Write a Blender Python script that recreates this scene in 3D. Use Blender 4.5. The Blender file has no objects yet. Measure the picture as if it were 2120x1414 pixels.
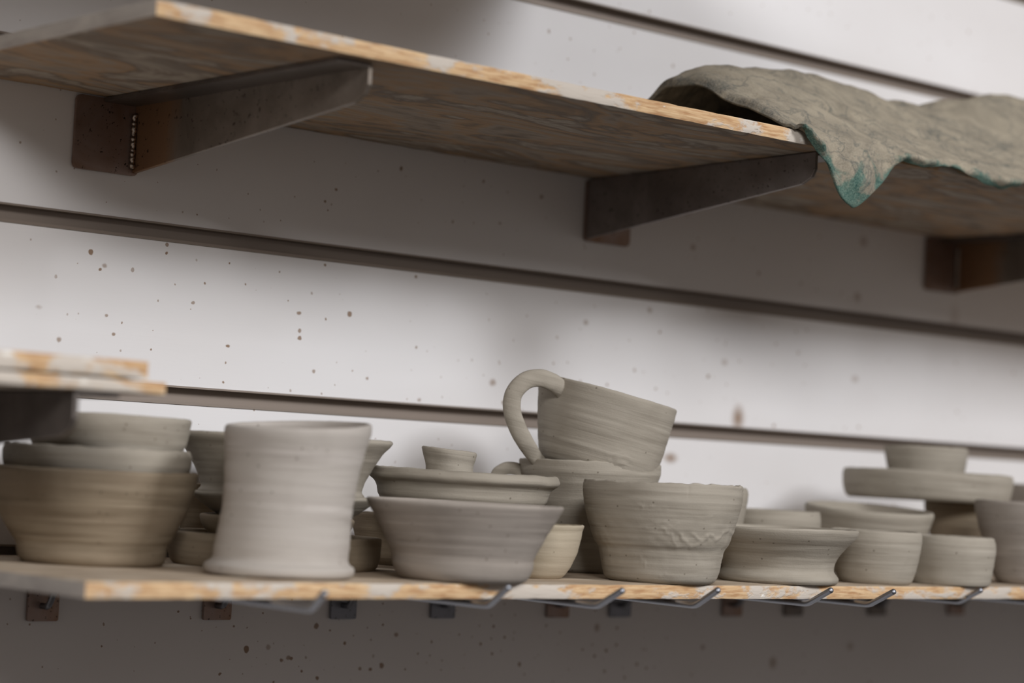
import bpy, bmesh, math, random
from mathutils import Vector, Matrix, noise

random.seed(7)
scene = bpy.context.scene
COL = scene.collection
PI = math.pi

# ------------------------------------------------------------------ camera
# (recovered from the vanishing points of the grooves and of the shelf ends; wall = plane y 0)
F = 4708.51
CX, CY = 1060.0, 707.0
Z0 = 1.50                       # eye height above the studio floor
VX = Vector((5340.0, 534.0, F)).normalized()
VY = Vector((-4160.0, 83.0, F)).normalized()
VZ = VX.cross(VY)
if VZ.y > 0:
    VZ = -VZ
VY = VZ.cross(VX) if VZ.cross(VX).dot(VY) > 0 else VX.cross(VZ)
CAM = Vector((0.0, -1.215, Z0))
RIGHT = Vector((VX.x, VY.x, VZ.x))
DOWN = Vector((VX.y, VY.y, VZ.y))
FWD = Vector((VX.z, VY.z, VZ.z))
YAW = math.atan2(RIGHT.y, RIGHT.x)


def ray(px, py):
    return RIGHT * ((px - CX) / F) + DOWN * ((py - CY) / F) + FWD


def on_y(px, py, y):
    r = ray(px, py)
    return CAM + r * ((y - CAM.y) / r.y)


def on_x(px, py, x):
    r = ray(px, py)
    return CAM + r * ((x - CAM.x) / r.x)


def on_z(px, py, z):
    r = ray(px, py)
    return CAM + r * ((z - CAM.z) / r.z)


def spot_on(px, dist, z):
    """point at camera distance dist, image column px, at height z"""
    base = CAM + (RIGHT * ((px - CX) / F) + FWD) * dist
    t = (z - base.z) / DOWN.z
    return base + DOWN * t


cam_data = bpy.data.cameras.new('camera')
cam_data.sensor_width = 36.0
cam_data.lens = F / 2120 * 36.0
cam_data.clip_start = 0.05
cam = bpy.data.objects.new('camera', cam_data)
COL.objects.link(cam)
m = Matrix.Identity(4)
for i, v in enumerate((RIGHT, -DOWN, -FWD)):
    v = v.normalized()
    m[0][i], m[1][i], m[2][i] = v
m.translation = CAM
cam.matrix_world = m
cam_data.dof.use_dof = True
cam_data.dof.focus_distance = 1.42
cam_data.dof.aperture_fstop = 4.3
scene.camera = cam

# ------------------------------------------------------------------ helpers


def srgb(r, g, b):
    def c(v):
        v /= 255.0
        return v / 12.92 if v <= 0.04045 else ((v + 0.055) / 1.055) ** 2.4
    return (c(r), c(g), c(b), 1.0)


def mesh_obj(name, bm, mats, parent=None, smooth=True, angle=None):
    me = bpy.data.meshes.new(name)
    bm.normal_update()
    bm.to_mesh(me)
    bm.free()
    if not isinstance(mats, (list, tuple)):
        mats = [mats]
    for mt in mats:
        me.materials.append(mt)
    if smooth:
        for p in me.polygons:
            p.use_smooth = True
        if angle is not None:
            me.set_sharp_from_angle(angle=angle)
    o = bpy.data.objects.new(name, me)
    COL.objects.link(o)
    if parent is not None:
        o.parent = parent
    return o


def empty(name, loc, rz=0.0):
    o = bpy.data.objects.new(name, None)
    o.empty_display_size = 0.02
    o.location = loc
    o.rotation_euler = (0, 0, rz)
    COL.objects.link(o)
    return o


def tag(o, label=None, cat=None, group=None, kind=None):
    if label:
        o['label'] = label
    if cat:
        o['category'] = cat
    if group:
        o['group'] = group
    if kind:
        o['kind'] = kind
    return o


def copy_tree(o, parent=None):
    c = o.copy()
    COL.objects.link(c)
    if parent is not None:
        c.parent = parent
    for ch in o.children:
        copy_tree(ch, c)
    return c


def box_bm(x0, x1, y0, y1, z0, z1, bevel=0.0, seg=2):
    bm = bmesh.new()
    bmesh.ops.create_cube(bm, size=1.0)
    for v in bm.verts:
        v.co = Vector(((x0 + x1) / 2 + v.co.x * (x1 - x0), (y0 + y1) / 2 + v.co.y * (y1 - y0), (z0 + z1) / 2 + v.co.z * (z1 - z0)))
    if bevel:
        bmesh.ops.bevel(bm, geom=list(bm.edges), offset=bevel, segments=seg, profile=0.5, affect='EDGES')
    return bm


def prism_bm(poly, axis, a, b, bevel=0.0):
    """extrude a 2D polygon; axis 'x': poly is (y,z); axis 'y': poly is (x,z)"""
    bm = bmesh.new()

    def P(p, t):
        if axis == 'x':
            return Vector((t, p[0], p[1]))
        if axis == 'y':
            return Vector((p[0], t, p[1]))
        return Vector((p[0], p[1], t))
    A = [bm.verts.new(P(p, a)) for p in poly]
    B = [bm.verts.new(P(p, b)) for p in poly]
    n = len(poly)
    bm.faces.new(A)
    bm.faces.new(B[::-1])
    for i in range(n):
        bm.faces.new((A[i], B[i], B[(i + 1) % n], A[(i + 1) % n]))
    bmesh.ops.recalc_face_normals(bm, faces=list(bm.faces))
    if bevel:
        bmesh.ops.bevel(bm, geom=list(bm.edges), offset=bevel, segments=2, profile=0.5, affect='EDGES')
    return bm


def catmull(pts, n):
    """resample a list of Vectors with a centripetal-free Catmull-Rom to n points per span"""
    out = []
    k = len(pts)
    for i in range(k - 1):
        p0 = pts[i - 1] if i > 0 else pts[0] * 2 - pts[1]
        p1, p2 = pts[i], pts[i + 1]
        p3 = pts[i + 2] if i + 2 < k else pts[-1] * 2 - pts[-2]
        for j in range(n):
            t = j / n
            out.append(0.5 * ((2 * p1) + (p2 - p0) * t + (2 * p0 - 5 * p1 + 4 * p2 - p3) * t * t + (3 * p1 - p0 - 3 * p2 + p3) * t ** 3))
    out.append(pts[-1].copy())
    return out


def tube_bm(path, ra, rb=None, seg=14, up=Vector((0, 0, 1)), taper=None, bm=None, dome=False):
    """sweep an ellipse (ra sideways, rb along the bend normal) along a path"""
    if bm is None:
        bm = bmesh.new()
    rb = rb or ra
    rings = []
    n = len(path)
    for i, p in enumerate(path):
        t = (path[min(i + 1, n - 1)] - path[max(i - 1, 0)]).normalized()
        side = t.cross(up)
        if side.length < 1e-5:
            side = t.cross(Vector((1, 0, 0)))
        side.normalize()
        nor = side.cross(t).normalized()
        k = taper(i / (n - 1)) if taper else 1.0
        rings.append([bm.verts.new(p + side * (ra * k * math.cos(2 * PI * j / seg)) + nor * (rb * k * math.sin(2 * PI * j / seg))) for j in range(seg)])
    for a, b in zip(rings, rings[1:]):
        for j in range(seg):
            bm.faces.new((a[j], a[(j + 1) % seg], b[(j + 1) % seg], b[j]))
    if dome:
        c, t = path[-1], (path[-1] - path[-2]).normalized()
        for q in (0.3, 0.6, 0.9):
            ring = [bm.verts.new(c + (v.co - c) * math.sqrt(1 - q * q) + t * (ra * q * 0.7)) for v in rings[-1 if q == 0.3 else n - 1]]
            rings.append(ring)
            for j in range(seg):
                bm.faces.new((rings[-2][j], rings[-2][(j + 1) % seg], ring[(j + 1) % seg], ring[j]))
    bm.faces.new(rings[0][::-1])
    bm.faces.new(rings[-1])
    bmesh.ops.recalc_face_normals(bm, faces=list(bm.faces))
    return bm


# ------------------------------------------------------------------ materials
class NT:
    def __init__(self, name):
        self.mat = bpy.data.materials.new(name)
        self.mat.use_nodes = True
        self.t = self.mat.node_tree
        self.b = self.t.nodes['Principled BSDF']

    def n(self, kind, **kw):
        nd = self.t.nodes.new(kind)
        for k, v in kw.items():
            if k.startswith('i_'):
                nd.inputs[k[2:].replace('_', ' ')].default_value = v
            else:
                setattr(nd, k, v)
        return nd

    def l(self, a, b):
        self.t.links.new(a, b)

    def coords(self, scale=(1, 1, 1), out='Object', loc=(0, 0, 0), rot=(0, 0, 0)):
        tc = self.n('ShaderNodeTexCoord')
        mp = self.n('ShaderNodeMapping')
        mp.inputs['Scale'].default_value = scale
        mp.inputs['Location'].default_value = loc
        mp.inputs['Rotation'].default_value = rot
        self.l(tc.outputs[out], mp.inputs['Vector'])
        return mp.outputs['Vector']

    def noise(self, vec, scale, detail=4, rough=0.55, dist=0.0):
        nd = self.n('ShaderNodeTexNoise')
        nd.inputs['Scale'].default_value = scale
        nd.inputs['Detail'].default_value = detail
        nd.inputs['Roughness'].default_value = rough
        nd.inputs['Distortion'].default_value = dist
        self.l(vec, nd.inputs['Vector'])
        return nd.outputs['Fac']

    def ramp(self, fac, stops):
        r = self.n('ShaderNodeValToRGB')
        while len(r.color_ramp.elements) < len(stops):
            r.color_ramp.elements.new(0.5)
        for e, (p, c) in zip(r.color_ramp.elements, stops):
            e.position = p
            e.color = c if len(c) == 4 else (*c, 1)
        self.l(fac, r.inputs['Fac'])
        return r.outputs['Color']

    def mix(self, fac, a, b, mode='MIX'):
        mx = self.n('ShaderNodeMix', data_type='RGBA', blend_type=mode)
        for sock, v in ((mx.inputs[0], fac), (mx.inputs[6], a), (mx.inputs[7], b)):
            if hasattr(v, 'links') or hasattr(v, 'is_linked'):
                self.l(v, sock)
            else:
                sock.default_value = v
        return mx.outputs[2]

    def math(self, op, a, b=None):
        md = self.n('ShaderNodeMath', operation=op)
        for sock, v in ((md.inputs[0], a), (md.inputs[1], b)):
            if v is None:
                continue
            if hasattr(v, 'is_linked'):
                self.l(v, sock)
            else:
                sock.default_value = v
        return md.outputs[0]

    def color(self, c):
        if hasattr(c, 'is_linked'):
            self.l(c, self.b.inputs['Base Color'])
        else:
            self.b.inputs['Base Color'].default_value = c

    def bump(self, h, strength=0.3, dist=0.001):
        bp = self.n('ShaderNodeBump')
        bp.inputs['Strength'].default_value = strength
        bp.inputs['Distance'].default_value = dist
        self.l(h, bp.inputs['Height'])
        self.l(bp.outputs['Normal'], self.b.inputs['Normal'])

    def set(self, **kw):
        for k, v in kw.items():
            self.b.inputs[k.replace('_', ' ')].default_value = v


W1, B1 = (1, 1, 1, 1), (0, 0, 0, 1)


def clay_material(name, base, light, dark, warm=0.0):
    k = NT(name)
    tc = k.n('ShaderNodeTexCoord')
    oi = k.n('ShaderNodeObjectInfo')
    off = k.n('ShaderNodeVectorMath', operation='ADD')
    k.l(tc.outputs['Object'], off.inputs[0])
    rnd = k.n('ShaderNodeVectorMath', operation='SCALE')
    rnd.inputs[0].default_value = (3.1, 5.7, 2.3)
    k.l(oi.outputs['Random'], rnd.inputs['Scale'])
    k.l(rnd.outputs[0], off.inputs[1])

    def mapped(sc):
        mp = k.n('ShaderNodeMapping')
        mp.inputs['Scale'].default_value = sc
        k.l(off.outputs[0], mp.inputs['Vector'])
        return mp.outputs['Vector']
    streak = k.noise(mapped((9, 9, 240)), 1.0, 5, 0.6, 0.25)      # throwing lines round the pot
    wide = k.noise(mapped((14, 14, 60)), 1.0, 3, 0.5, 0.4)
    patch = k.noise(mapped((26, 26, 26)), 1.0, 4, 0.55, 0.5)
    fine = k.noise(mapped((1, 1, 1)), 900, 3, 0.6)
    c = k.mix(k.ramp(streak, [(0.28, B1), (0.74, W1)]), dark, light)
    c = k.mix(k.ramp(wide, [(0.38, B1), (0.62, W1)]), c, base)
    c = k.mix(k.math('MULTIPLY', k.ramp(patch, [(0.5, B1), (0.72, W1)]), 0.45), c, dark)
    pits = k.n('ShaderNodeTexVoronoi')
    pits.inputs['Scale'].default_value = 130
    k.l(off.outputs[0], pits.inputs['Vector'])
    pit = k.math('MULTIPLY', k.math('LESS_THAN', pits.outputs['Distance'], 0.09), 0.55)
    c = k.mix(pit, c, srgb(84, 74, 60))
    k.color(c)
    k.set(Roughness=0.78, Specular_IOR_Level=0.25)
    h = k.math('ADD', k.math('MULTIPLY', streak, 1.0), k.math('MULTIPLY', fine, 0.22))
    h = k.math('SUBTRACT', h, k.math('MULTIPLY', pit, 0.8))
    k.bump(h, 0.42, 0.0013)
    return k.mat


CLAY = clay_material('raw_clay', srgb(164, 156, 143), srgb(183, 175, 162), srgb(138, 130, 117))
CLAY_PALE = clay_material('raw_clay_pale', srgb(181, 174, 166), srgb(198, 191, 184), srgb(162, 154, 146))
CLAY_WARM = clay_material('raw_clay_cream', srgb(180, 168, 148), srgb(198, 187, 166), srgb(156, 144, 123))
CLAY_BROWN = clay_material('raw_clay_brown_shade', srgb(146, 131, 111), srgb(166, 152, 131), srgb(116, 102, 83))  # brown clay; also carries the shade of gap fillers and the back right bowl
CLAY_GREY = clay_material('raw_clay_grey', srgb(157, 148, 139), srgb(177, 168, 159), srgb(133, 125, 117))


def wood_edge_material():
    k = NT('plywood_edge')
    v = k.coords((6, 6, 900))
    ply = k.noise(v, 1.0, 3, 0.5)
    v2 = k.coords((60, 60, 500))
    grain = k.noise(v2, 1.0, 4, 0.6)
    wood = k.mix(k.ramp(ply, [(0.38, B1), (0.62, W1)]), srgb(200, 164, 122), srgb(220, 190, 150))
    wood = k.mix(k.ramp(grain, [(0.35, W1), (0.55, B1)]), wood, srgb(178, 136, 96))
    v3 = k.coords((26, 26, 55), loc=(3.3, 0, 1.7))
    paint = k.noise(v3, 1.0, 5, 0.62, 0.3)
    col = k.mix(k.ramp(paint, [(0.49, B1), (0.55, W1)]), wood, srgb(200, 190, 178))
    v4 = k.coords((60, 60, 160), loc=(9, 2, 4))
    bits = k.noise(v4, 1.0, 4, 0.6)
    col = k.mix(k.ramp(bits, [(0.66, B1), (0.72, W1)]), col, srgb(232, 228, 220))
    col = k.mix(k.ramp(bits, [(0.27, W1), (0.32, B1)]), col, srgb(112, 92, 62))
    k.color(col)
    k.set(Roughness=0.85)
    k.bump(k.math('ADD', grain, k.ramp(paint, [(0.5, B1), (0.56, W1)])), 0.5, 0.0008)
    return k.mat


def painted_end_material():
    k = NT('painted_board_end')
    a = k.noise(k.coords((40, 14, 60)), 1.0, 5, 0.6, 0.4)
    c = k.ramp(a, [(0.3, srgb(138, 130, 124)), (0.55, srgb(168, 161, 154)), (0.72, srgb(186, 178, 168)), (0.8, srgb(186, 150, 110))])
    k.color(c)
    k.set(Roughness=0.85)
    k.bump(a, 0.4, 0.0008)
    return k.mat


def wood_under_material():
    k = NT('plywood_underside')
    v = k.coords((6, 15, 20), rot=(0, 0, 0.3))
    sw = k.noise(v, 1.0, 5, 0.55, 1.8)
    v2 = k.coords((30, 260, 30))
    gr = k.noise(v2, 1.0, 4, 0.6, 0.4)
    c = k.ramp(sw, [(0.30, srgb(104, 98, 92)), (0.41, srgb(176, 166, 152)), (0.47, srgb(120, 110, 100)), (0.53, srgb(172, 142, 110)), (0.60, srgb(160, 148, 134)), (0.70, srgb(108, 98, 88))])
    c = k.mix(k.math('MULTIPLY', k.ramp(gr, [(0.4, W1), (0.6, B1)]), 0.28), c, srgb(132, 106, 80))
    k.color(c)
    k.set(Roughness=0.85)
    k.bump(gr, 0.3, 0.0008)
    return k.mat


def wood_top_material():
    k = NT('plywood_top')
    v = k.coords((22, 60, 20))
    a = k.noise(v, 1.0, 5, 0.6, 0.5)
    c = k.ramp(a, [(0.3, srgb(150, 130, 108)), (0.55, srgb(190, 172, 150)), (0.75, srgb(204, 194, 178))])
    k.color(c)
    k.set(Roughness=0.9)
    return k.mat


EDGE, UNDER, TOPW, ENDS = wood_edge_material(), wood_under_material(), wood_top_material(), painted_end_material()


def steel_material(name, a, b, heat=0.0):
    k = NT(name)
    v = k.coords((22, 22, 22))
    n1 = k.noise(v, 1.0, 5, 0.6, 0.6)
    n2 = k.noise(k.coords((1, 1, 1)), 420, 3, 0.6)
    c = k.mix(k.ramp(n1, [(0.36, B1), (0.64, W1)]), a, b)
    c = k.mix(k.ramp(n2, [(0.64, B1), (0.70, W1)]), c, srgb(40, 34, 30))
    k.color(c)
    k.set(Metallic=0.8, Roughness=0.42)
    k.l(k.ramp(n1, [(0.3, (0.34, 0.34, 0.34, 1)), (0.7, (0.55, 0.55, 0.55, 1))]), k.b.inputs['Roughness'])
    return k.mat


def arm_material(name, edge_len=0.055):
    """mill-scale steel with the brown heat tint of welding near the wall end (y 0)"""
    k = NT(name)
    tc = k.n('ShaderNodeTexCoord')
    sp = k.n('ShaderNodeSeparateXYZ')
    k.l(tc.outputs['Object'], sp.inputs[0])
    n1 = k.noise(k.coords((30, 30, 30)), 1.0, 4, 0.6, 0.5)
    d = k.math('ADD', k.math('MULTIPLY', sp.outputs['Y'], -1.0 / edge_len), k.math('MULTIPLY', k.math('SUBTRACT', n1, 0.5), 0.5))
    n2 = k.noise(k.coords((1, 1, 1)), 380, 3, 0.6)
    steel = k.mix(k.ramp(n1, [(0.35, B1), (0.65, W1)]), srgb(118, 108, 98), srgb(142, 132, 122))
    col = k.mix(k.ramp(d, [(0.75, B1), (1.0, W1)]), srgb(152, 120, 92), steel)
    col = k.mix(k.ramp(n2, [(0.63, B1), (0.70, W1)]), col, srgb(52, 42, 34))
    k.color(col)
    k.set(Metallic=0.75, Roughness=0.45)
    return k.mat


STEEL = steel_material('dark_steel', srgb(96, 90, 86), srgb(126, 118, 112))
STEEL_BROWN = steel_material('heat_tinted_steel', srgb(128, 100, 80), srgb(156, 138, 130))
STEEL_PALE = steel_material('blue_steel', srgb(110, 112, 118), srgb(140, 142, 150))
ARM = arm_material('welded_steel')
ARM_PLAIN = steel_material('grey_steel', srgb(120, 112, 108), srgb(146, 138, 134))
kk = NT('weld_metal')
kk.color(srgb(170, 160, 150))
kk.set(Metallic=1.0, Roughness=0.3)
WELD = kk.mat
kk = NT('bright_wire')
kk.color(srgb(138, 140, 146))
kk.set(Metallic=1.0, Roughness=0.42)
WIRE = kk.mat
kk = NT('groove_rail')
kk.color(srgb(142, 130, 120))
kk.set(Metallic=0.35, Roughness=0.5)
RAIL = kk.mat


def wall_material():
    k = NT('painted_panel')
    tc = k.n('ShaderNodeTexCoord')
    P = tc.outputs['Object']
    big = k.noise(k.coords((5, 5, 9)), 1.0, 3, 0.5)
    brush = k.noise(k.coords((40, 40, 600)), 1.0, 3, 0.6)
    col = k.mix(k.ramp(big, [(0.35, B1), (0.65, W1)]), srgb(222, 219, 218), srgb(228, 226, 226))
    # clay splashes: scattered small drops of random size
    wob = k.n('ShaderNodeVectorMath', operation='ADD')
    wn = k.n('ShaderNodeTexNoise')
    wn.inputs['Scale'].default_value = 260
    k.l(P, wn.inputs['Vector'])
    ws = k.n('ShaderNodeVectorMath', operation='SCALE')
    ws.inputs['Scale'].default_value = 0.0016
    k.l(wn.outputs['Color'], ws.inputs[0])
    k.l(P, wob.inputs[0])
    k.l(ws.outputs[0], wob.inputs[1])
    mask = None
    for cell, prob, r0, sd in ((0.026, 0.55, 0.0011, 0.0), (0.013, 0.45, 0.0006, 4.4)):
        sp = k.n('ShaderNodeSeparateXYZ')
        k.l(wob.outputs[0], sp.inputs[0])
        cb = k.n('ShaderNodeCombineXYZ')
        k.l(k.math('ADD', k.math('MULTIPLY', sp.outputs['X'], 1 / cell), sd), cb.inputs['X'])
        k.l(k.math('ADD', k.math('MULTIPLY', sp.outputs['Z'], 0.86 / cell), sd * 1.7), cb.inputs['Y'])
        vo = k.n('ShaderNodeTexVoronoi', voronoi_dimensions='2D')
        vo.inputs['Scale'].default_value = 1.0
        k.l(cb.outputs[0], vo.inputs['Vector'])
        sx = k.n('ShaderNodeSeparateColor')
        k.l(vo.outputs['Color'], sx.inputs[0])
        rad = k.math('MULTIPLY', k.math('MULTIPLY', sx.outputs[0], sx.outputs[0]), r0 / cell * 1.25)
        inside = k.math('LESS_THAN', vo.outputs['Distance'], rad)
        keep = k.math('LESS_THAN', sx.outputs[1], prob)
        mk = k.math('MULTIPLY', k.math('MULTIPLY', inside, keep), k.math('ADD', k.math('MULTIPLY', sx.outputs[2], 0.5), 0.42))
        mask = mk if mask is None else k.math('MAXIMUM', mask, mk)
    sz = k.n('ShaderNodeSeparateXYZ')
    k.l(wob.outputs[0], sz.inputs[0])
    cb = k.n('ShaderNodeCombineXYZ')
    k.l(k.math('MULTIPLY', sz.outputs['X'], 1 / 0.011), cb.inputs['X'])
    k.l(k.math('MULTIPLY', sz.outputs['Z'], 1 / 0.010), cb.inputs['Y'])
    vo = k.n('ShaderNodeTexVoronoi', voronoi_dimensions='2D')
    vo.inputs['Scale'].default_value = 1.0
    k.l(cb.outputs[0], vo.inputs['Vector'])
    sx = k.n('ShaderNodeSeparateColor')
    k.l(vo.outputs['Color'], sx.inputs[0])
    inside = k.math('LESS_THAN', vo.outputs['Distance'], k.math('MULTIPLY', k.math('MULTIPLY', sx.outputs[0], sx.outputs[0]), 0.13))
    keep = k.math('LESS_THAN', sx.outputs[1], 0.75)
    zone = k.math('MULTIPLY', k.math('LESS_THAN', sz.outputs['Z'], Z0 - 0.07), k.math('MULTIPLY', k.math('GREATER_THAN', sz.outputs['X'], 0.8), k.math('LESS_THAN', sz.outputs['X'], 1.25)))
    mask = k.math('MAXIMUM', mask, k.math('MULTIPLY', k.math('MULTIPLY', inside, keep), k.math('MULTIPLY', zone, 0.85)))
    # the drops that stand out, each at its own place on the panel  (x, z, half width, half height, strength, softness)
    drops = []
    for px, py, w, h, s, soft in ((188, 522, 4.5, 6, .9, .15), (217, 550, 4, 4.5, .6, .4), (207, 558, 3, 3.5, .9, .2), (345, 524, 2.5, 3.5, .9, .1),
                                  (424, 586, 2, 3, .8, .1), (400, 627, 3.2, 3.6, .7, .2), (724, 650, 4.6, 6, .85, .1), (619, 648, 4, 4, .8, .2),
                                  (620, 685, 3, 4.5, .75, .1), (620, 700, 4, 5, .85, .1), (472, 716, 3.6, 3.6, .9, .2), (235, 692, 3.2, 4, .8, .3),
                                  (122, 703, 4, 5.5, .7, .4), (220, 653, 3, 3.5, .7, .3), (650, 768, 3, 4, .7, .2), (760, 783, 2.6, 3.4, .7, .2),
                                  (868, 828, 3.4, 4, .6, .4), (1020, 792, 6, 7, .65, .5), (1528, 866, 11, 22, .85, .7), (1388, 948, 12, 9, .8, .7),
                                  (673, 549, 2.4, 3, .9, .1), (861, 573, 2.4, 3.4, .8, .2), (313, 724, 2.2, 2.6, .8, .2), (80, 636, 5, 4, .35, .6),
                                  (696, 392, 2.6, 3.4, .9, .2), (673, 417, 2, 3, .9, .2), (1121, 407, 3.6, 4, .7, .4), (1035, 462, 3, 3, .6, .4),
                                  (1213, 668, 5, 5, .5, .5), (1345, 642, 5, 5, .5, .5), (1500, 750, 6, 6, .4, .6), (1770, 785, 7, 7, .4, .6),
                                  (1788, 500, 8, 10, .45, .6), (1775, 615, 7, 9, .5, .6), (1435, 512, 5, 6, .55, .5), (510, 1344, 5, 8, .9, .1),
                                  (555, 1340, 4, 6, .5, .3), (655, 1296, 4.5, 7, .8, .1), (597, 1362, 4, 5, .7, .2), (583, 1367, 3.5, 4, .8, .2),
                                  (820, 1314, 4, 4.5, .7, .2), (790, 1378, 4, 6, .8, .2), (1236, 1299, 5, 8, .6, .5), (1600, 1372, 7, 11, .6, .6),
                                  (1455, 1340, 4, 5, .6, .5), (1760, 1338, 6, 8, .5, .6), (1976, 660, 10, 26, .25, .7), (745, 549 + 835, 3, 4, .7, .2)):
        c = on_y(px, py, 0.0)
        pm = (c - CAM).dot(FWD) / F
        drops.append((c.x, c.z, w * pm, h * pm * 0.95, s, soft))
    # wall columns are foreshortened: a pixel across covers more panel than a pixel down
    fore = 1.0 / abs(RIGHT.x)
    for x, z, w, h, s, soft in drops:
        sb = k.n('ShaderNodeVectorMath', operation='SUBTRACT')
        k.l(wob.outputs[0], sb.inputs[0])
        sb.inputs[1].default_value = (x + 0.0008, 0, z + 0.0008)
        ml = k.n('ShaderNodeVectorMath', operation='MULTIPLY')
        k.l(sb.outputs[0], ml.inputs[0])
        ml.inputs[1].default_value = (1 / (w * fore), 0, 1 / h)
        ln = k.n('ShaderNodeVectorMath', operation='LENGTH')
        k.l(ml.outputs[0], ln.inputs[0])
        mr = k.n('ShaderNodeMapRange')
        mr.inputs['From Min'].default_value = 1.0 - soft
        mr.inputs['From Max'].default_value = 1.0 + soft
        mr.inputs['To Min'].default_value = s
        mr.inputs['To Max'].default_value = 0.0
        k.l(ln.outputs['Value'], mr.inputs['Value'])
        mask = k.math('MAXIMUM', mask, mr.outputs[0])
    col = k.mix(mask, col, srgb(134, 104, 76))
    k.color(col)
    k.set(Roughness=0.55, Specular_IOR_Level=0.3)
    k.bump(brush, 0.08, 0.0006)
    return k.mat


WALL = wall_material()


def cloth_material():
    k = NT('canvas_cloth')
    at = k.n('ShaderNodeAttribute', attribute_name='hem')
    weave_v = k.coords((1, 1, 1), out='UV')
    wv = k.n('ShaderNodeTexChecker')
    wv.inputs['Scale'].default_value = 900
    k.l(weave_v, wv.inputs['Vector'])
    fine = k.noise(k.coords((1, 1, 1)), 900, 4, 0.7)
    mid = k.noise(k.coords((1, 1, 1)), 42, 5, 0.6, 0.6)
    lines = k.noise(k.coords((1, 1, 1)), 26, 5, 0.6, 1.4)
    c = k.mix(k.ramp(mid, [(0.34, B1), (0.66, W1)]), srgb(132, 124, 110), srgb(168, 157, 138))
    c = k.mix(k.math('MULTIPLY', k.ramp(lines, [(0.475, B1), (0.5, W1), (0.525, B1)]), 0.6), c, srgb(84, 88, 86))
    bd = k.n('ShaderNodeAttribute', attribute_name='band')
    stripe = k.noise(k.coords((150, 150, 150)), 1.0, 3, 0.6)
    c = k.mix(k.math('MULTIPLY', bd.outputs['Fac'], k.ramp(stripe, [(0.36, B1), (0.64, (0.75, 0.75, 0.75, 1))])), c, srgb(72, 74, 74))
    crease_shade = k.noise(k.coords((1, 1, 1), loc=(2, 7, 1)), 17, 3, 0.5, 0.9)
    c = k.mix(k.math('MULTIPLY', k.ramp(crease_shade, [(0.485, B1), (0.5, W1), (0.515, B1)]), 0.65), c, srgb(70, 78, 78))  # wrinkle shade drawn into the colour as dark lines
    dust = k.ramp(fine, [(0.38, B1), (0.7, W1)])
    c = k.mix(k.math('MULTIPLY', dust, 0.45), c, srgb(186, 178, 160))
    st = k.noise(k.coords((1, 1, 1), loc=(4, 1, 3)), 55, 5, 0.65, 0.5)
    s = k.math('ADD', k.math('MULTIPLY', at.outputs['Fac'], 0.75), k.math('MULTIPLY', k.math('SUBTRACT', st, 0.5), 1.7))
    teal = k.mix(dust, srgb(34, 84, 80), srgb(104, 138, 124))
    c = k.mix(k.ramp(s, [(0.42, B1), (0.66, (0.8, 0.8, 0.8, 1))]), c, teal)
    k.color(c)
    k.set(Roughness=0.95, Specular_IOR_Level=0.1)
    k.bump(k.math('ADD', fine, k.math('MULTIPLY', mid, 1.2)), 0.7, 0.0014)
    return k.mat


CLOTH = cloth_material()
kk = NT('studio_floor')
kk.color(kk.ramp(kk.noise(kk.coords((2, 2, 2)), 3, 4), [(0.3, srgb(58, 52, 48)), (0.7, srgb(74, 67, 61))]))
kk.set(Roughness=0.8)
FLOOR = kk.mat

# ------------------------------------------------------------------ the setting: grooved wall
PITCH = 0.1016
GC = Z0 + 0.0419                                     # centre of the groove behind the mug
grooves = [GC + PITCH * i for i in range(-14, 13) if i != -2]
HG, DG = 0.0050, 0.0125                              # half height, depth
prof = [(0.0, 0.0)]
for g in grooves:
    prof += [(0.0, g - HG), (0.004, g - HG), (0.004, g - HG - 0.004), (DG, g - HG - 0.004), (DG, g + HG + 0.004), (0.004, g + HG + 0.004), (0.004, g + HG), (0.0, g + HG + 0.0)]
prof += [(0.0, 2.75), (0.06, 2.75), (0.06, 0.0)]
wall = mesh_obj('wall_back', prism_bm(prof, 'x', -1.2, 5.0), WALL, smooth=False)
tag(wall, 'white grooved slat wall speckled with brown clay splashes', 'wall', kind='structure')
for i, g in enumerate(grooves):
    # aluminium channel pressed into each groove: a thin lip on the lower edge, folded back inside
    pr = [(-0.0009, g - HG - 0.0012), (-0.0009, g - HG + 0.0007), (0.0085, g - HG + 0.0007), (0.0085, g + HG - 0.0007), (-0.0004, g + HG - 0.0007),
          (-0.0004, g + HG + 0.0005), (-0.00005, g + HG + 0.0005), (-0.00005, g + HG - 0.0001), (0.0095, g + HG - 0.0001), (0.0095, g - HG + 0.0001), (-0.00005, g - HG + 0.0001), (-0.00005, g - HG - 0.0012)]
    r = mesh_obj('trim_%d' % (i + 1), prism_bm(pr, 'x', -1.2, 5.0), RAIL, smooth=False)
    tag(r, 'grey metal channel lining a groove of the slat wall', 'trim', kind='structure')
fl = mesh_obj('floor', box_bm(-4, 6, -6, 0.06, -0.05, 0.0), FLOOR, smooth=False)
tag(fl, 'dull brown studio floor', 'floor', kind='structure')

# ------------------------------------------------------------------ shelf boards


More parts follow.
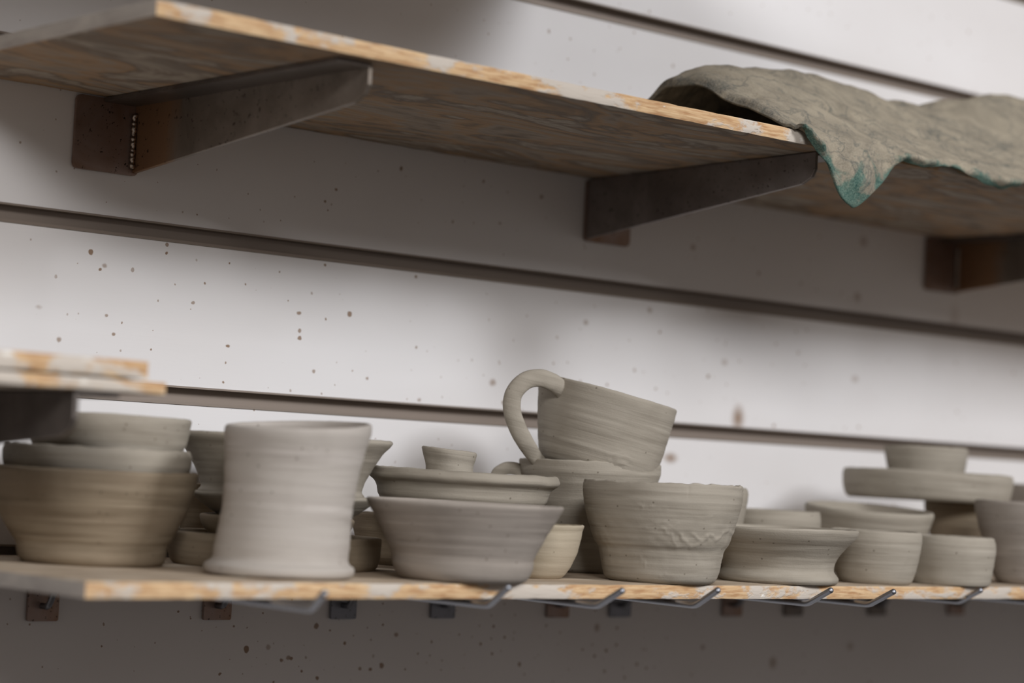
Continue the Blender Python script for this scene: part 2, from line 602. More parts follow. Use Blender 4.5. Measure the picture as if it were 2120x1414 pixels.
def board(name, x0, x1, y0, y1, z0, z1, label, cat='shelf', group=None, sag=0.0, seed=0):
    nx, ny = max(8, int((x1 - x0) / 0.006)), 24
    nz = 4
    bm = bmesh.new()
    grid = {}

    def vert(i, j, kz):
        key = (i, j, kz)
        if key not in grid:
            x = x0 + (x1 - x0) * i / nx
            y = y0 + (y1 - y0) * j / ny
            z = z0 + (z1 - z0) * kz / nz
            p = Vector((x, y, z))
            ex = (i in (0, nx)) + (j in (0, ny)) + (kz in (0, nz))
            n3 = noise.noise_vector(p * 90 + Vector((seed, 0, 0)))
            if ex >= 2:                                     # worn arrises
                c = Vector((1 if i == 0 else -1 if i == nx else 0, 1 if j == 0 else -1 if j == ny else 0, 1 if kz == 0 else -1 if kz == nz else 0))
                p += c * (0.0005 + 0.0005 * max(0, n3.x))
            elif j in (0, ny) or i in (0, nx):
                p += n3 * 0.00025
            grid[key] = bm.verts.new(p)
        return grid[key]

    def face(a, b, c, d, mi):
        f = bm.faces.new((a, b, c, d))
        f.material_index = mi
    for i in range(nx):
        for j in range(ny):
            face(vert(i, j, 0), vert(i, j + 1, 0), vert(i + 1, j + 1, 0), vert(i + 1, j, 0), 1)
            face(vert(i, j, nz), vert(i + 1, j, nz), vert(i + 1, j + 1, nz), vert(i, j + 1, nz), 2)
        for kz in range(nz):
            face(vert(i, 0, kz), vert(i + 1, 0, kz), vert(i + 1, 0, kz + 1), vert(i, 0, kz + 1), 0)
            face(vert(i, ny, kz), vert(i, ny, kz + 1), vert(i + 1, ny, kz + 1), vert(i + 1, ny, kz), 0)
    for j in range(ny):
        for kz in range(nz):
            face(vert(0, j, kz), vert(0, j, kz + 1), vert(0, j + 1, kz + 1), vert(0, j + 1, kz), 3)
            face(vert(nx, j, kz), vert(nx, j + 1, kz), vert(nx, j + 1, kz + 1), vert(nx, j, kz + 1), 0)
    for v in bm.verts:
        v.co -= Vector((x0, y1, z0))
    bmesh.ops.recalc_face_normals(bm, faces=list(bm.faces))
    o = mesh_obj(name, bm, [EDGE, UNDER, TOPW, ENDS], smooth=True, angle=0.7)
    o.location = (x0, y1, z0)
    tag(o, label, cat, group)
    return o


UB = Z0 + 0.2211                    # underside of the upper shelf
UT = UB + 0.0095
LT = Z0 - 0.0600                    # top of the lower shelf
LB = LT - 0.0092
YF = -0.2480
board('shelf_board', -0.40, 1.100, -0.6000, -0.0015, Z0 + 0.4250, Z0 + 0.4370, 'unseen deep shelf board added overhead to shade the upper left of the wall', 'shelf', seed=31)  # added out of view, made deep so its shadow reaches the upper left wall
board('shelf_board', 0.604, 3.2, YF, -0.0015, UB, UT, 'upper plywood shelf board with a paint-chipped edge, cloth lying on its right part', 'shelf', seed=3)
board('shelf_board', 0.5815, 3.2, -0.2500, -0.0015, LB, LT, 'lower plywood shelf board resting on wire hooks, crowded with raw clay pots', 'shelf', seed=8)
MB, MT = Z0 + 0.0322, Z0 + 0.0392
board('shelf_board', -0.45, 0.6217, -0.2500, -0.0015, MB, MT, 'short blurred plywood board on the bracket at the left edge, under another board', 'shelf', seed=14)
board('shelf_board', -0.45, 0.6110, -0.2500, -0.010, MT + 0.0003, MT + 0.0098, 'topmost of the two stacked boards at the left edge, orange plywood edge', 'shelf', seed=19)

# ------------------------------------------------------------------ welded shelf brackets


def bracket(x, zb, length, label, side=-1, skew=0.0, plate_h=0.046, plate_w=0.043, arm_mat=None, plate_mat=None, tip_h=0.019):
    """side -1: plate and top flange lie to the -x side of the arm, +1: to the +x side"""
    t = 0.0028
    root = empty('shelf_bracket', (x, 0, zb))
    tag(root, label, 'bracket', 'welded steel brackets under the plywood shelves')
    arm_mat = arm_mat or ARM
    px0, px1 = (-plate_w, t) if side < 0 else (-t, plate_w)
    bm = box_bm(px0, px1, -0.0035, -0.0012, -plate_h, -0.0005, 0.0)
    vert = [e for e in bm.edges if abs(e.verts[0].co.y - e.verts[1].co.y) > 0.001]
    bmesh.ops.bevel(bm, geom=vert, offset=0.0035, segments=4, profile=0.5, affect='EDGES')
    mesh_obj('wall_plate', bm, plate_mat or STEEL_BROWN, root, smooth=False)
    poly = [(-0.0035, -plate_h + 0.0015), (-0.0035, -0.0006), (-length, -0.0006), (-length, -tip_h + 0.007), (-length + 0.003, -tip_h + 0.002), (-length + 0.012, -tip_h - 0.002)]
    bm = prism_bm(poly, 'x', -t / 2, t / 2, 0.0004)
    for v in bm.verts:
        v.co.x += skew * (-v.co.y / length)
    mesh_obj('arm', bm, arm_mat, root, smooth=False)
    fw = 0.024
    f0, f1 = (-fw, -t / 2) if side < 0 else (t / 2, fw)
    bm = box_bm(f0, f1, -length, -0.0036, -t, -0.0004, 0.0)
    for v in bm.verts:
        v.co.x += skew * (-v.co.y / length)
    mesh_obj('top_flange', bm, STEEL, root, smooth=False)
    # weld bead up the inner corner of arm and plate
    path = []
    for i in range(40):
        f = i / 39
        path.append(Vector((side * (t / 2 + 0.0016) + 0.0003 * math.sin(i * 1.7), -0.0054 + 0.0003 * math.sin(i * 2.3), -plate_h + 0.004 + (plate_h - 0.012) * f)))
    bm = tube_bm(path, 0.0017, 0.0017, 10, Vector((0, 1, 0)), taper=lambda q: 0.92 + 0.22 * math.sin(q * 37) * math.sin(q * 11 + 1))
    tag(mesh_obj('weld_bead', bm, WELD, root), 'bright weld bead')
    return root


bracket(0.7475, UB, 0.239, 'rust-brown welded steel bracket under the left end of the upper shelf', -1, 0.0)
bracket(1.1355, UB, 0.238, 'grey steel bracket under the upper shelf just left of the hanging cloth corner', 1, -0.019, arm_mat=ARM_PLAIN)
bracket(1.5730, UB, 0.239, 'brown steel bracket at the right edge of the photo, under the cloth-covered shelf', -1, 0.0)
bracket(0.2500, Z0 + 0.4250, 0.38, 'steel bracket under the left part of the unseen shelf added overhead', -1)  # this and the next one hold up the added overhead board
bracket(0.7500, Z0 + 0.4250, 0.38, 'steel bracket under the right part of the unseen shelf added overhead', -1)
bracket(0.5730, MB, 0.246, 'dark steel bracket arm under the two short boards at the left edge', 1, 0.0, arm_mat=STEEL, plate_h=0.042, tip_h=0.021)

# ------------------------------------------------------------------ wire hooks that carry the lower shelf
RODZ = LB - 0.0022
hook_data = [
    # plate px centre, bend px, tip px, plate material, label
    (84, (644, 1262), (672, 1228), STEEL_BROWN, 'wire hook nearest the left corner of the lower shelf, blurred tip below the waisted vase'),
    (445, (1012, 1254), (1052, 1216), STEEL_BROWN, 'wire hook with a rusty plate, tip curling up under the wide flaring bowl'),
    (706, (1237, 1255), (1288, 1223), STEEL_PALE, 'wire hook with a clean grey plate, tip at the left foot of the scarred bowl'),
    (912, (1440, 1254), (1486, 1222), STEEL_PALE, 'wire hook with a dull grey plate, tip at the right foot of the scarred bowl'),
    (1150, (1672, 1250), (1720, 1222), STEEL_BROWN, 'wire hook with a brown plate, tip under the right foot of the flared dish'),
    (1279, (1800, 1252), (1850, 1225), STEEL_PALE, 'wire hook whose tip ends under the small rounded bowl right of the flared dish'),
    (1511, (1986, 1246), (2030, 1222), STEEL_BROWN, 'wire hook whose tip ends under the small straight-sided bowl'),
    (1638, None, None, STEEL, 'small dark hook plate below the flared dish, third plate from the right'),
    (1811, None, None, STEEL, 'small blurred hook plate below the small rounded bowl, second plate from the right'),
    (1974, None, None, STEEL_BROWN, 'rightmost blurred hook plate below the lower shelf'),
]
for pxc, bend, tip, pm, label in hook_data:
    xp = on_y(pxc, 1262, 0.0).x
    if bend:
        b = on_z(bend[0], bend[1], RODZ)
        t = on_y(tip[0], tip[1], b.y - 0.026)
    else:
        b = Vector((xp - 0.026, -0.262, RODZ))
        t = b + Vector((-0.001, -0.026, 0.0115))
    root = empty('wall_hook', (xp, 0, Z0 - 0.0597))
    tag(root, label, 'hook', 'wire hooks under the lower shelf')
    o = Vector((xp, 0, Z0 - 0.0597))
    bm = box_bm(-0.0105, 0.0105, -0.0034, -0.0012, -0.0400, 0.0040)
    vert = [e for e in bm.edges if abs(e.verts[0].co.y - e.verts[1].co.y) > 0.001]
    bmesh.ops.bevel(bm, geom=vert, offset=0.0014, segments=3, profile=0.5, affect='EDGES')
    mesh_obj('back_plate', bm, pm, root, smooth=False)
    mid = Vector((xp, -0.034, RODZ))
    ctrl = [Vector((xp - 0.001, -0.0034, Z0 - 0.0905)), Vector((xp - 0.001, -0.011, Z0 - 0.0895)), Vector((xp, -0.017, Z0 - 0.080)), mid, mid.lerp(b, 0.5), b]
    pts = catmull(ctrl[:4], 8)[:-1]
    for q in range(12):
        pts.append(mid.lerp(b, q / 12 * 0.985))
    d1, d2 = (b - mid).normalized(), (t - b).normalized()
    p0, p2 = b - d1 * 0.004, b + d2 * 0.004
    for q in range(9):
        s = q / 8
        pts.append(p0 * (1 - s) ** 2 + b * 2 * s * (1 - s) + p2 * s * s)
    pts += [b.lerp(t, 0.5), t]
    bm = tube_bm([p - o for p in pts], 0.0019, 0.0019, 14, dome=True)
    mesh_obj('rod', bm, WIRE, root)
    # curled wire tail welded beside the rod
    tail = [Vector((0.0042, -0.0048, -0.022)), Vector((0.0044, -0.0048, -0.027)), Vector((0.0036, -0.0048, -0.031)), Vector((0.0012, -0.0048, -0.0325))]
    bm = tube_bm(catmull(tail, 6), 0.0008, 0.0008, 8, Vector((0, 1, 0)))
    tag(mesh_obj('wire_tail', bm, WIRE, root), 'thin curled wire end')

# ------------------------------------------------------------------ thrown clay pots
POTS = 'raw clay pots on the lower shelf'


def pot(name, label, cat, px, dist, prof, z=LT, mat=CLAY, thick=12, floor=14, lean=0.0, tilt=0.0, pitch=0.0, oval=0.004, rough=1.0, ragged=0.4, seed=0, seg=144, extra=None, warp=None, inner_drop=None, group=POTS):
    """prof: outer side as (radius, height) in photo pixels at this distance, from foot to rim"""
    s = dist / F
    if lean:
        lean -= 0.095 * prof[-1][1]
    loc = spot_on(px, dist, z)
    P = [Vector((r * s, h * s, 0)) for r, h in prof]
    fine = []
    for a, b in zip(P, P[1:]):
        n = max(1, int((b - a).length / 0.0009))
        for i in range(n):
            fine.append(a.lerp(b, i / n))
    fine.append(P[-1])
    # gentle rounding of the corners, keeping the two ends
    for _ in range(3):
        fine = [fine[0]] + [(fine[i - 1] + fine[i] * 2 + fine[i + 1]) / 4 for i in range(1, len(fine) - 1)] + [fine[-1]]
    H = fine[-1].y
    th = thick * s
    lip = []
    top = fine[-1]
    for i in range(1, 8):
        a = PI * i / 8
        lip.append(Vector((top.x - th / 2 + th / 2 * math.cos(a), top.y + th * 0.45 * math.sin(a), 0)))
    inner = []
    fl = floor * s
    outer_pts = fine[::-1]
    step = max(1, len(outer_pts) // 40)
    for p in outer_pts[::step]:
        if p.y > fl:
            inner.append(Vector((max(p.x - th, 0.002), p.y, 0)))
    r_last = inner[-1].x
    inner += [Vector((r_last * 0.93, fl * 1.02, 0)), Vector((r_last * 0.6, fl, 0)), Vector((r_last * 0.25, fl, 0))]
    line = [Vector((fine[0].x * 0.5, 0.0, 0)), Vector((fine[0].x * 0.97, 0.0, 0))] + fine + lip + inner
    n_out = 2 + len(fine) + len(lip)
    bm = bmesh.new()
    rings = []
    sd = Vector((seed * 3.17, seed * 1.31, seed * 2.71))
    for idx, p in enumerate(line):
        ring = []
        outer = 1 < idx < n_out
        fr = p.y / H
        for j in range(seg):
            th_ = 2 * PI * j / seg            # 0 = image right, -90 deg = facing the camera
            c, sn = math.cos(th_), math.sin(th_)
            r, h = p.x, p.y
            tw = th_ / (2 * PI) * 0.0022
            if outer:
                r += 0.00022 * rough * noise.noise(Vector((0.6 * c, 0.6 * sn, (h + tw) / 0.0042)) + sd)
                r += 0.00012 * rough * noise.noise(Vector((1.2 * c, 1.2 * sn, (h + tw) / 0.0014)) + sd)
            r *= 1 + oval * math.cos(2 * th_ + seed) * fr
            r += 0.0005 * noise.noise(Vector((1.3 * c, 1.3 * sn, h / 0.03)) + sd)
            h += fr * fr * (0.0006 * noise.noise(Vector((1.1 * c, 1.1 * sn, 7.0)) + sd) + 0.0004 * ragged * noise.noise(Vector((7 * c, 7 * sn, 2.0)) + sd))
            if extra and outer:
                r, h = extra(th_, r, h, fr, s)
            x = r * c + lean * s * fr
            y = r * sn
            v = Vector((x, y, h))
            if warp:
                v = warp(v, th_, fr, s)
            ring.append(bm.verts.new(v))
        rings.append(ring)
    for a, b in zip(rings, rings[1:]):
        for j in range(seg):
            bm.faces.new((a[j], a[(j + 1) % seg], b[(j + 1) % seg], b[j]))
    bm.faces.new(rings[0][::-1])
    bm.faces.new(rings[-1])
    bmesh.ops.recalc_face_normals(bm, faces=list(bm.faces))
    o = mesh_obj(name, bm, mat)
    o.matrix_world = Matrix.Translation(loc) @ Matrix.Rotation(YAW, 4, 'Z') @ Matrix.Rotation(math.radians(tilt), 4, 'Y') @ Matrix.Rotation(math.radians(pitch), 4, 'X')
    tag(o, label, cat, group)
    return o


def zat(px, py, dist):
    """height of image point (px, py) at camera distance dist"""
    return (CAM + ray(px, py) * dist).z


def add_handle(mug, ctrl, ra, rb, mat, dist, up=Vector((0, 1, 0)), taper=None, label=None):
    s = dist / F
    path = catmull([Vector(c) * s for c in ctrl], 10)
    bm = tube_bm(path, ra * s, rb * s, 20, up, taper)
    # finger grooves along the strap
    for v in bm.verts:
        v.co += noise.noise_vector(v.co * 160) * 0.00025
    return mesh_obj('handle', bm, mat, mug)


# --- left stack of three bowls
D1 = 1.285
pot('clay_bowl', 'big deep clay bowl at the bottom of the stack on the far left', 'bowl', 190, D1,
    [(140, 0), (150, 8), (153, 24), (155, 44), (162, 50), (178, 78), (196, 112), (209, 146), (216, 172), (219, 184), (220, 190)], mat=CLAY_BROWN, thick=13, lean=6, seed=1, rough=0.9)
zz = zat(200, 1004, D1)
pot('clay_bowl', 'middle bowl of the far left stack, low with an uneven rim', 'bowl', 198, D1, [(150, 0), (172, 6), (186, 22), (193, 44), (194, 66), (191, 72)], z=zz, mat=CLAY, thick=13, seed=2, ragged=1.5)
zz = zat(222, 942, D1)
pot('clay_bowl', 'topmost bowl of the far left stack, half hidden by the dark bracket arm', 'bowl', 222, D1, [(140, 0), (152, 8), (160, 28), (166, 56), (169, 78)], z=zz, mat=CLAY, thick=12, seed=3, tilt=0.5)

# --- stack behind the tall vase
D4 = 1.360
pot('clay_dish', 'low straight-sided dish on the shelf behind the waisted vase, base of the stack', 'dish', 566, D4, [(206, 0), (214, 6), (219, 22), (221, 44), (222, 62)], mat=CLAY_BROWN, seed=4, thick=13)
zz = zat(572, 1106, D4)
pot('clay_dish', 'shallow dish added to darken the gap between the lowest dish and the flared bowl behind the vase', 'dish', 572, D4, [(140, 0), (148, 6), (156, 18), (160, 28), (160, 32)], z=zz, mat=CLAY_BROWN, seed=41, thick=12)  # filler dish, added so no bright wall shows in the stack
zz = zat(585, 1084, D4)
pot('clay_bowl', 'flared bowl in the middle of the stack behind the waisted vase', 'bowl', 585, D4, [(104, 0), (118, 5), (142, 18), (166, 34), (186, 50), (191, 56)], z=zz, mat=CLAY, seed=5, thick=12)
zz = zat(590, 1027, D4)
pot('clay_bowl', 'wide bowl on top of the stack behind the waisted vase, rim showing on both sides', 'bowl', 582, D4, [(166, 0), (174, 4), (164, 13), (170, 34), (188, 68), (208, 98), (223, 113), (225, 118)], z=zz, mat=CLAY, seed=6, thick=14)


pot('clay_cup', 'narrow cup added against the wall to darken the gap left of the waisted vase', 'cup', 410, 1.432, [(34, 0), (38, 6), (40, 60), (41, 120), (41, 150)], mat=CLAY_BROWN, thick=8, seed=43)  # filler cup, added to keep the bright wall out of this gap
# --- tall waisted vase
def vase_warp(v, th, fr, s):
    # rim dips on the left and lifts at the right and back
    v = v.copy()
    k = fr ** 6
    c, sn = math.cos(th), math.sin(th)
    v.z += k * s * (5.0 * c - 2.0 + 10.0 * sn)
    v.x += k * s * 4.0 * max(0, c)
    return v


pot('clay_vase', 'tall waisted clay vase with a flared foot, leaning right near the shelf corner', 'vase', 576, 1.243,
    [(138, 0), (152, 3), (156, 10), (157, 18), (153, 25), (142, 28), (139, 34), (139, 60), (136, 110), (135, 150), (137, 200), (143, 250), (149, 285), (152, 304), (150, 312)],
    mat=CLAY_PALE, thick=14, lean=54, seed=7, rough=1.3, warp=vase_warp)

# --- front wide bowl
pot('clay_bowl', 'wide flaring clay bowl at the front edge, right of the tall waisted vase', 'bowl', 958, 1.294,
    [(122, 0), (134, 6), (143, 20), (147, 38), (146, 46), (153, 62), (172, 100), (192, 134), (203, 152), (205, 158)], mat=CLAY_GREY, thick=11, lean=12, seed=8, rough=1.25, oval=0.002)

# --- lipped dish with small flared cup in it, the two things below it
D9 = 1.413
zz = zat(955, 1076, D9)
pot('clay_dish', 'wide dish with a thick turned-out lip behind the front flaring bowl', 'dish', 954, D9,
    [(120, 0), (150, 8), (168, 24), (174, 34), (170, 38), (177, 44), (180, 62), (184, 70), (199, 80), (203, 86), (199, 92)], z=zz, mat=CLAY, thick=18, lean=9, tilt=0.9, seed=9, ragged=1.2, rough=1.3)
D9c = 1.413
pot('clay_cup', 'small flared clay cup standing inside the wide lipped dish', 'cup', 930, D9c, [(48, 0), (50, 30), (50, 70), (50, 98), (53, 106), (57, 116), (58, 124)], z=zz + 15 * D9 / F, mat=CLAY, thick=9, lean=-4, tilt=4.5, seed=10, rough=1.4)
pot('clay_bowl', 'small cream clay bowl peeking out right of the front flaring bowl', 'bowl', 1096, 1.376, [(62, 0), (70, 4), (84, 24), (98, 56), (104, 84), (105, 100), (109, 108)], mat=CLAY_WARM, thick=9, seed=11)
pot('clay_bowl', 'bowl added to darken the gap between the waisted vase and the front flaring bowl', 'bowl', 856, 1.472, [(86, 0), (104, 14), (122, 50), (132, 84), (134, 102)], mat=CLAY_BROWN, thick=10, seed=12)  # added support for the lipped dish, widened to darken the gap beside it

# --- mug stack
D11 = 1.502
lower_mug = pot('clay_mug', 'large lower mug carrying the tilted mug, its handle peeking over the dish lip', 'mug', 1211, D11,
                [(88, 0), (98, 6), (104, 30), (112, 70), (122, 115), (132, 160), (142, 190), (147, 204), (147, 224)], mat=CLAY, thick=8, lean=22, seed=13, ragged=1.6)
add_handle(lower_mug, [(-124, -20, 186), (-138, -24, 199), (-156, -28, 206), (-174, -32, 205), (-190, -34, 193), (-192, -34, 166), (-180, -32, 130), (-154, -26, 110), (-100, -18, 92)], 13, 6, CLAY, D11)
DM = 1.500
zz = zat(1238, 986, DM)


def mug_mark(th, r, h, fr, s):
    # small smear of slip near the foot, facing the camera
    u = ((th + PI) % (2 * PI)) - PI
    a, b = (u + 1.25) / 0.22, (fr - 0.24) / 0.10
    w = math.exp(-(a * a + b * b))
    n = noise.noise(Vector((th * 9, fr * 14, 3)))
    r += w * 0.0011 * max(0.0, 1 - abs(n) * 5)
    return r, h


top_mug = pot('clay_mug', 'large clay mug tilted on top of another mug, big loop handle at left', 'mug', 1230, DM,
              [(98, 0), (112, 6), (124, 24), (130, 48), (136, 84), (141, 124), (145, 152), (147, 172)], z=zz, mat=CLAY, thick=8, tilt=12.5, seed=14, rough=1.2, ragged=0.6, lean=-1, extra=mug_mark, oval=0.012)
add_handle(top_mug, [(-106, -92, 146), (-118, -104, 154), (-136, -116, 160), (-162, -124, 161), (-188, -128, 148), (-204, -128, 118), (-200, -124, 86), (-180, -112, 54), (-154, -96, 27), (-130, -72, 6), (-116, -58, -2)],
           18, 9, CLAY, DM, taper=lambda q: 1.0 if q < 0.75 else 1.0 - 0.25 * (q - 0.75) / 0.25)


# --- the scarred bowl
SCARS = [(((1424, 1104), (1436, 1110), (1446, 1120), (1458, 1111), (1468, 1106), (1478, 1117), (1490, 1104), (1502, 1098), (1516, 1104), (1524, 1100)), 1.25, 3.2),
         (((1392, 1096), (1404, 1108), (1414, 1122), (1424, 1131), (1440, 1127), (1452, 1130)), 1.0, 3.0),
         (((1366, 1094), (1380, 1108), (1390, 1120), (1394, 1132), (1412, 1128)), 0.8, 2.6),
         (((1310, 1044), (1322, 1052), (1340, 1050), (1356, 1054), (1372, 1052)), 0.6, 2.4),
         (((1330, 1088), (1352, 1084), (1366, 1080), (1384, 1090), (1400, 1084)), 0.6, 2.4),
         (((1420, 1066), (1440, 1072), (1462, 1070), (1474, 1066)), 0.45, 2.4),
         (((1320, 1150), (1330, 1160), (1336, 1172)), 0.5, 2.6),
         (((1360, 1190), (1378, 1186), (1392, 1189)), 0.5, 2.4),
         (((1414, 1008), (1416, 1020), (1414, 1030)), -0.9, 2.0)]


def scar(th, r, h, fr, s):
    # torn and smeared slip: each fold is a raised ridge along its own line on the wall of the bowl
    if math.sin(th) < 0:
        x = 1373 + r / s * math.cos(th)
        y = 1206 - fr * 200 + 5 * math.cos(th)
        x += 7.0 * noise.noise(Vector((x * 0.09, y * 0.09, 1)))
        y += 5.0 * noise.noise(Vector((x * 0.09, y * 0.09, 5)))
        for line, amp, w in SCARS:
            for (ax, ay), (bx, by) in zip(line, line[1:]):
                if x < min(ax, bx) - 9 or x > max(ax, bx) + 9 or y < min(ay, by) - 9 or y > max(ay, by) + 9:
                    continue
                dx, dy = bx - ax, by - ay
                t = max(0.0, min(1.0, ((x - ax) * dx + (y - ay) * dy) / (dx * dx + dy * dy)))
                d = math.hypot(x - ax - t * dx, y - ay - t * dy)
                r += 0.00046 * amp * (0.55 + 0.9 * abs(noise.noise(Vector((x * 0.05, y * 0.05, 9))))) * math.exp(-(d / w) ** 2)
    m = math.exp(-(((fr - 0.45) / 0.22) ** 2))
    r += 0.00035 * m * noise.noise(Vector((math.cos(th) * 7 + h * 60, math.sin(th) * 7, h * 190)))
    # sharp turning ridges near the rim
    r += 0.0003 * noise.noise(Vector((1.5 * math.cos(th), 1.5 * math.sin(th), h / 0.0016))) * max(0.0, (fr - 0.72) / 0.28) * 2
    if fr > 0.93:                                            # chipped rim
        h += 0.0007 * noise.noise(Vector((9 * math.cos(th), 9 * math.sin(th), 4.5))) * (fr - 0.93) / 0.07
    return r, h


pot('clay_bowl', 'deep bowl in front of the mug stack, its side scarred with torn clay', 'bowl', 1366, 1.403,
    [(104, 0), (114, 5), (121, 22), (128, 56), (131, 72), (138, 77), (148, 104), (158, 136), (165, 168), (167, 192), (166, 200)], mat=CLAY, thick=9, lean=17, seed=15, rough=1.5, ragged=1.0, seg=400, extra=scar)

# --- behind and right of it
pot('clay_cup', 'rounded cup mostly hidden behind the scarred bowl, smooth rim at its right', 'cup', 1416, 1.560, [(84, 0), (98, 8), (108, 50), (116, 100), (123, 145), (126, 166), (124, 174)], mat=CLAY, thick=14, lean=18, seed=16)
pot('clay_bowl', 'plain low bowl standing behind the flared dish, straight pale rim', 'bowl', 1590, 1.612, [(80, 0), (90, 10), (98, 50), (104, 90), (105, 114), (103, 128)], mat=CLAY, thick=12, lean=12, seed=17)
pot('clay_dish', 'wide flared dish with a stepped foot, just right of the scarred bowl', 'dish', 1610, 1.482,
    [(118, 0), (125, 5), (126, 14), (120, 19), (114, 26), (117, 42), (124, 56), (142, 78), (158, 92), (165, 103), (166, 110)], mat=CLAY, thick=10, lean=7, seed=18, rough=1.3)
pot('clay_bowl', 'open bowl tilted forward behind the small bowls, dark inside showing', 'bowl', 1790, 1.672, [(80, 0), (92, 8), (110, 50), (122, 90), (130, 116), (133, 126), (132, 130)], mat=CLAY, thick=10, pitch=4, tilt=1.6, z=LT + 0.0026, seed=19)
pot('clay_bowl', 'small rounded bowl in front, between the flared dish and the straight bowl', 'bowl', 1811, 1.540, [(70, 0), (77, 6), (86, 34), (92, 66), (95, 90), (94, 104)], mat=CLAY, thick=12, lean=8, seed=20)
pot('clay_bowl', 'small straight-sided bowl, last whole one at the right front', 'bowl', 1966, 1.582, [(80, 0), (84, 8), (88, 40), (92, 70), (92, 84), (89, 94)], mat=CLAY, thick=13, lean=8, seed=21)
pot('clay_cup', 'large cup cut off by the right edge of the photo', 'cup', 2130, 1.652, [(60, 0), (70, 8), (86, 60), (102, 110), (110, 148), (110, 165)], mat=CLAY_GREY, thick=12, lean=10, seed=22)
# --- stack at the right back
DS = 1.752
pot('clay_bowl', 'shaded footed bowl holding up the flat round dish at the back right', 'bowl', 1996, DS, [(46, 0), (52, 8), (48, 24), (54, 44), (72, 76), (82, 110), (88, 148)], mat=CLAY_BROWN, thick=12, seed=23)  # brown clay stands in for the shadow of the dish above
zz = LT + 149.5 * DS / F + 0.0012
pot('clay_dish', 'flat wide round dish stacked at the back right under a small cup', 'dish', 1918, DS, [(160, 0), (168, 6), (173, 24), (175, 44), (174, 54)], z=zz, mat=CLAY, thick=14, tilt=0.6, seed=24)
pot('clay_cup', 'small tapered cup on top of the flat round dish at the back right', 'cup', 1917, DS, [(66, 0), (70, 6), (78, 42), (85, 82), (86, 92)], z=zz + 15 * DS / F, mat=CLAY, thick=10, lean=6, seed=25)
pot('clay_cup', 'blurred cup in the back right corner beside the flat dish stack', 'cup', 2168, 1.84, [(62, 0), (68, 10), (74, 90), (80, 170), (80, 184)], mat=CLAY_GREY, thick=12, lean=8, seed=26)

# ------------------------------------------------------------------ cloth over the upper shelf
# columns: (image column where it crosses the shelf edge, ridge row height, hem image point or None, fold depth)
YR = -0.150
cols = [
    # F, ridge y, mid (Y -0.20) y, hem (px, py)
    (1646, 160, 203, (1654, 276)),
    (1668, 153, 202, (1690, 316)),
    (1694, 148, 200, (1716, 352)),
    (1722, 146, 204, (1740, 410)),
    (1752, 145, 210, (1764, 430)),
    (1784, 144, 216, (1798, 404)),
    (1818, 146, 226, (1836, 366)),
    (1856, 149, 236, (1858, 336)),
    (1905, 156, 248, (1904, 344)),
    (1965, 180, 262, (1962, 346)),
    (2025, 200, 276, (2014, 370)),
    (2080, 214, 288, (2066, 390)),
    (2135, 222, 300, (2128, 381)),
    (2215, 207, 312, (2210, 398)),
    (2310, 204, 322, (2305, 420)),
    (2430, 214, 350, (2425, 440)),
]
grid_cols = []
for ci, (Fp, ry, my, hem) in enumerate(cols):
    ey = 5 + 0.1965 * (Fp - 316)                      # shelf front top edge in the photo
    e = on_y(Fp, ey - 3, YF)
    x = e.x
    e.z = UT + 0.0018
    rp = on_y(Fp - 190, ry + 9, YR)
    rp = Vector((x - 0.004, YR, rp.z))
    mp = on_y(Fp - 95, my, -0.200)
    mp = Vector((x, -0.200, max(mp.z, UT + 0.004)))
    h = on_y(hem[0], hem[1], YF - 0.007)
    if ci == 0:
        h = Vector((e.x + 0.002, YF - 0.0045, UT - 0.0005))
    back1 = Vector((x - 0.004, -0.112, UT + (rp.z - UT) * 0.62))
    back0 = Vector((x - 0.002, -0.070, UT + 0.0025))
    back00 = Vector((x, -0.030, UT + 0.0022))
    over = Vector((e.x + (h.x - e.x) * 0.2, YF - 0.0048, e.z - min(0.006, abs(h.z - e.z) * 0.4)))
    midh = over.lerp(h, 0.55) + Vector((0, -0.003 - 0.004 * math.sin(ci * 1.9), 0))
    grid_cols.append([back00, back0, back1, rp, mp, Vector((e.x, YF + 0.004, e.z + 0.0012)), over, midh, h])
NR = 9
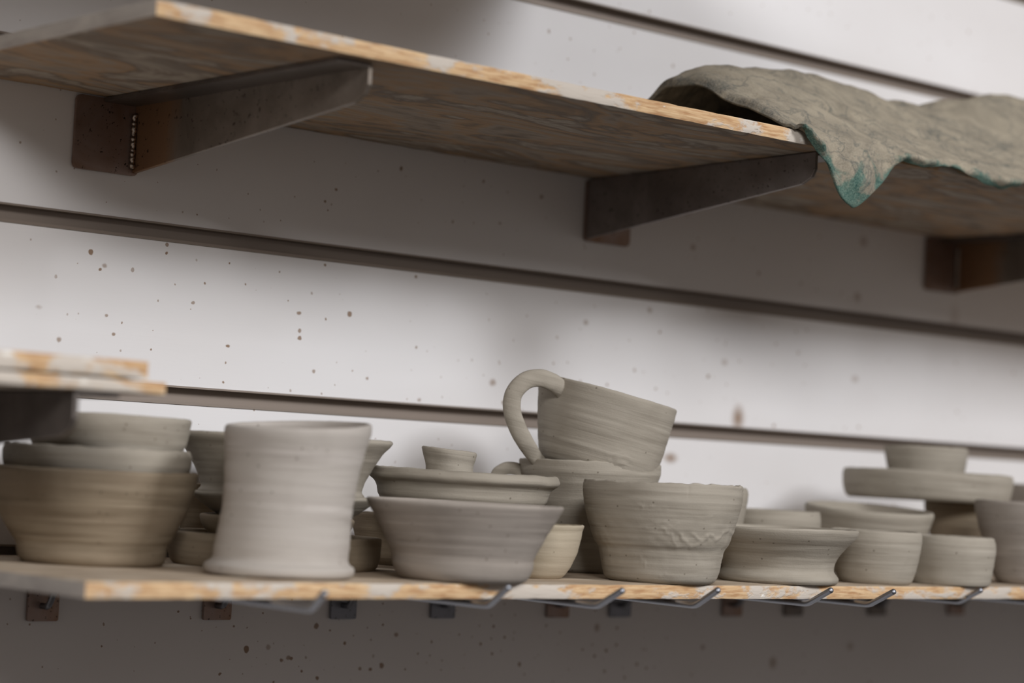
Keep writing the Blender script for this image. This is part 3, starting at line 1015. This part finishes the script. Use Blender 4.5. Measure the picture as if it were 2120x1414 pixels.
# the arched left hem is turned down: a narrow band facing the open end
turn = []
for i, p in enumerate(grid_cols[0]):
    q = p.copy()
    if 1 <= i <= 5:
        drop = 0.0048 if 2 <= i <= 4 else 0.002
        q.x -= 0.0035
        q.z = max(q.z - drop, UT + 0.0012)
    else:
        q.x -= 0.002
    turn.append(q)
grid_cols.insert(0, turn)
rows_fine = [catmull(c, 7) for c in grid_cols]
nr = len(rows_fine[0])
surf = []
for r in range(nr):
    surf.append(catmull([c[r] for c in rows_fine], 12))
nc = len(surf[0])
bm = bmesh.new()
hem_vals = []
band_vals = []
V = []
for r in range(nr):
    line = []
    for c in range(nc):
        p = surf[r][c].copy()
        fr = r / (nr - 1)
        w = noise.noise(p * 34 + Vector((3, 1, 9))) * 0.0030 + (0.4 - abs(noise.noise(p * 70 + Vector((5, 5, 5))))) * 0.0036 + noise.noise(p * 260) * 0.0006
        fold = 0.0022 * math.sin((p.x * 60 + p.y * 95 + 1.5 * noise.noise(p * 18)) * 1.6)
        if fr < 0.66:
            amp = 1.0 if 0.24 < fr < 0.55 else 0.35
            p.z += (w + fold * 0.6) * amp
            p.z = max(p.z, UT + 0.0016)
        else:
            k = min(1, (fr - 0.66) / 0.2)
            p.y -= abs(w + fold) * 0.8 * k
            p.z += (w * 0.6) * k
        line.append(bm.verts.new(p))
        edge = max(0.0, (fr - 0.72) / 0.28)
        left = 0.35 * math.exp(-(c / 12.0) ** 2)
        band_vals.append(max(math.exp(-(c / 13.0) ** 6) if fr > 0.2 else 0.0, math.exp(-((nr - 1 - r) / 3.0) ** 2) * 0.6))
        hem_vals.append(min(1.0, edge ** 0.8 + 0.55 * left))
    V.append(line)
for r in range(nr - 1):
    for c in range(nc - 1):
        bm.faces.new((V[r][c], V[r + 1][c], V[r + 1][c + 1], V[r][c + 1]))
bm.normal_update()
bmesh.ops.recalc_face_normals(bm, faces=list(bm.faces))
me = bpy.data.meshes.new('cloth')
bm.to_mesh(me)
bm.free()
at = me.attributes.new('hem', 'FLOAT', 'POINT')
for i, v in enumerate(hem_vals):
    at.data[i].value = v
at = me.attributes.new('band', 'FLOAT', 'POINT')
for i, v in enumerate(band_vals):
    at.data[i].value = v
for p in me.polygons:
    p.use_smooth = True
me.materials.append(CLOTH)
cloth = bpy.data.objects.new('cloth', me)
COL.objects.link(cloth)
so = cloth.modifiers.new('thickness', 'SOLIDIFY')
so.thickness = 0.0022
so.offset = 0.0
sb = cloth.modifiers.new('smooth', 'SUBSURF')
sb.levels = 1
sb.render_levels = 1
tag(cloth, 'stiff grey-green canvas cloth with teal stains, draped over the upper shelf edge', 'cloth')

# ------------------------------------------------------------------ light
def area(name, loc, target, size, size_y, power, col):
    ld = bpy.data.lights.new(name, 'AREA')
    ld.shape = 'RECTANGLE'
    ld.size, ld.size_y = size, size_y
    ld.energy = power
    ld.color = col
    o = bpy.data.objects.new(name, ld)
    COL.objects.link(o)
    o.location = loc
    o.rotation_euler = (Vector(target) - Vector(loc)).to_track_quat('-Z', 'Y').to_euler()
    return o


area('window_light', (1.7, -3.0, Z0 + 1.56), (1.0, 0, Z0), 0.6, 0.7, 66, (0.95, 0.965, 1.0))
area('ceiling_lamp', (-0.5, -2.4, Z0 + 1.0), (1.0, 0, Z0), 0.8, 0.4, 33, (1.0, 0.985, 0.98))

w = bpy.data.worlds.new('world')
scene.world = w
w.use_nodes = True
bg = w.node_tree.nodes['Background']
bg.inputs['Color'].default_value = (1.0, 0.91, 0.86, 1)
bg.inputs['Strength'].default_value = 0.26

scene.view_settings.view_transform = 'Standard'
scene.view_settings.look = 'None'
scene.view_settings.gamma = 1.0
scene.view_settings.use_curve_mapping = False
scene.view_settings.exposure = 0.0
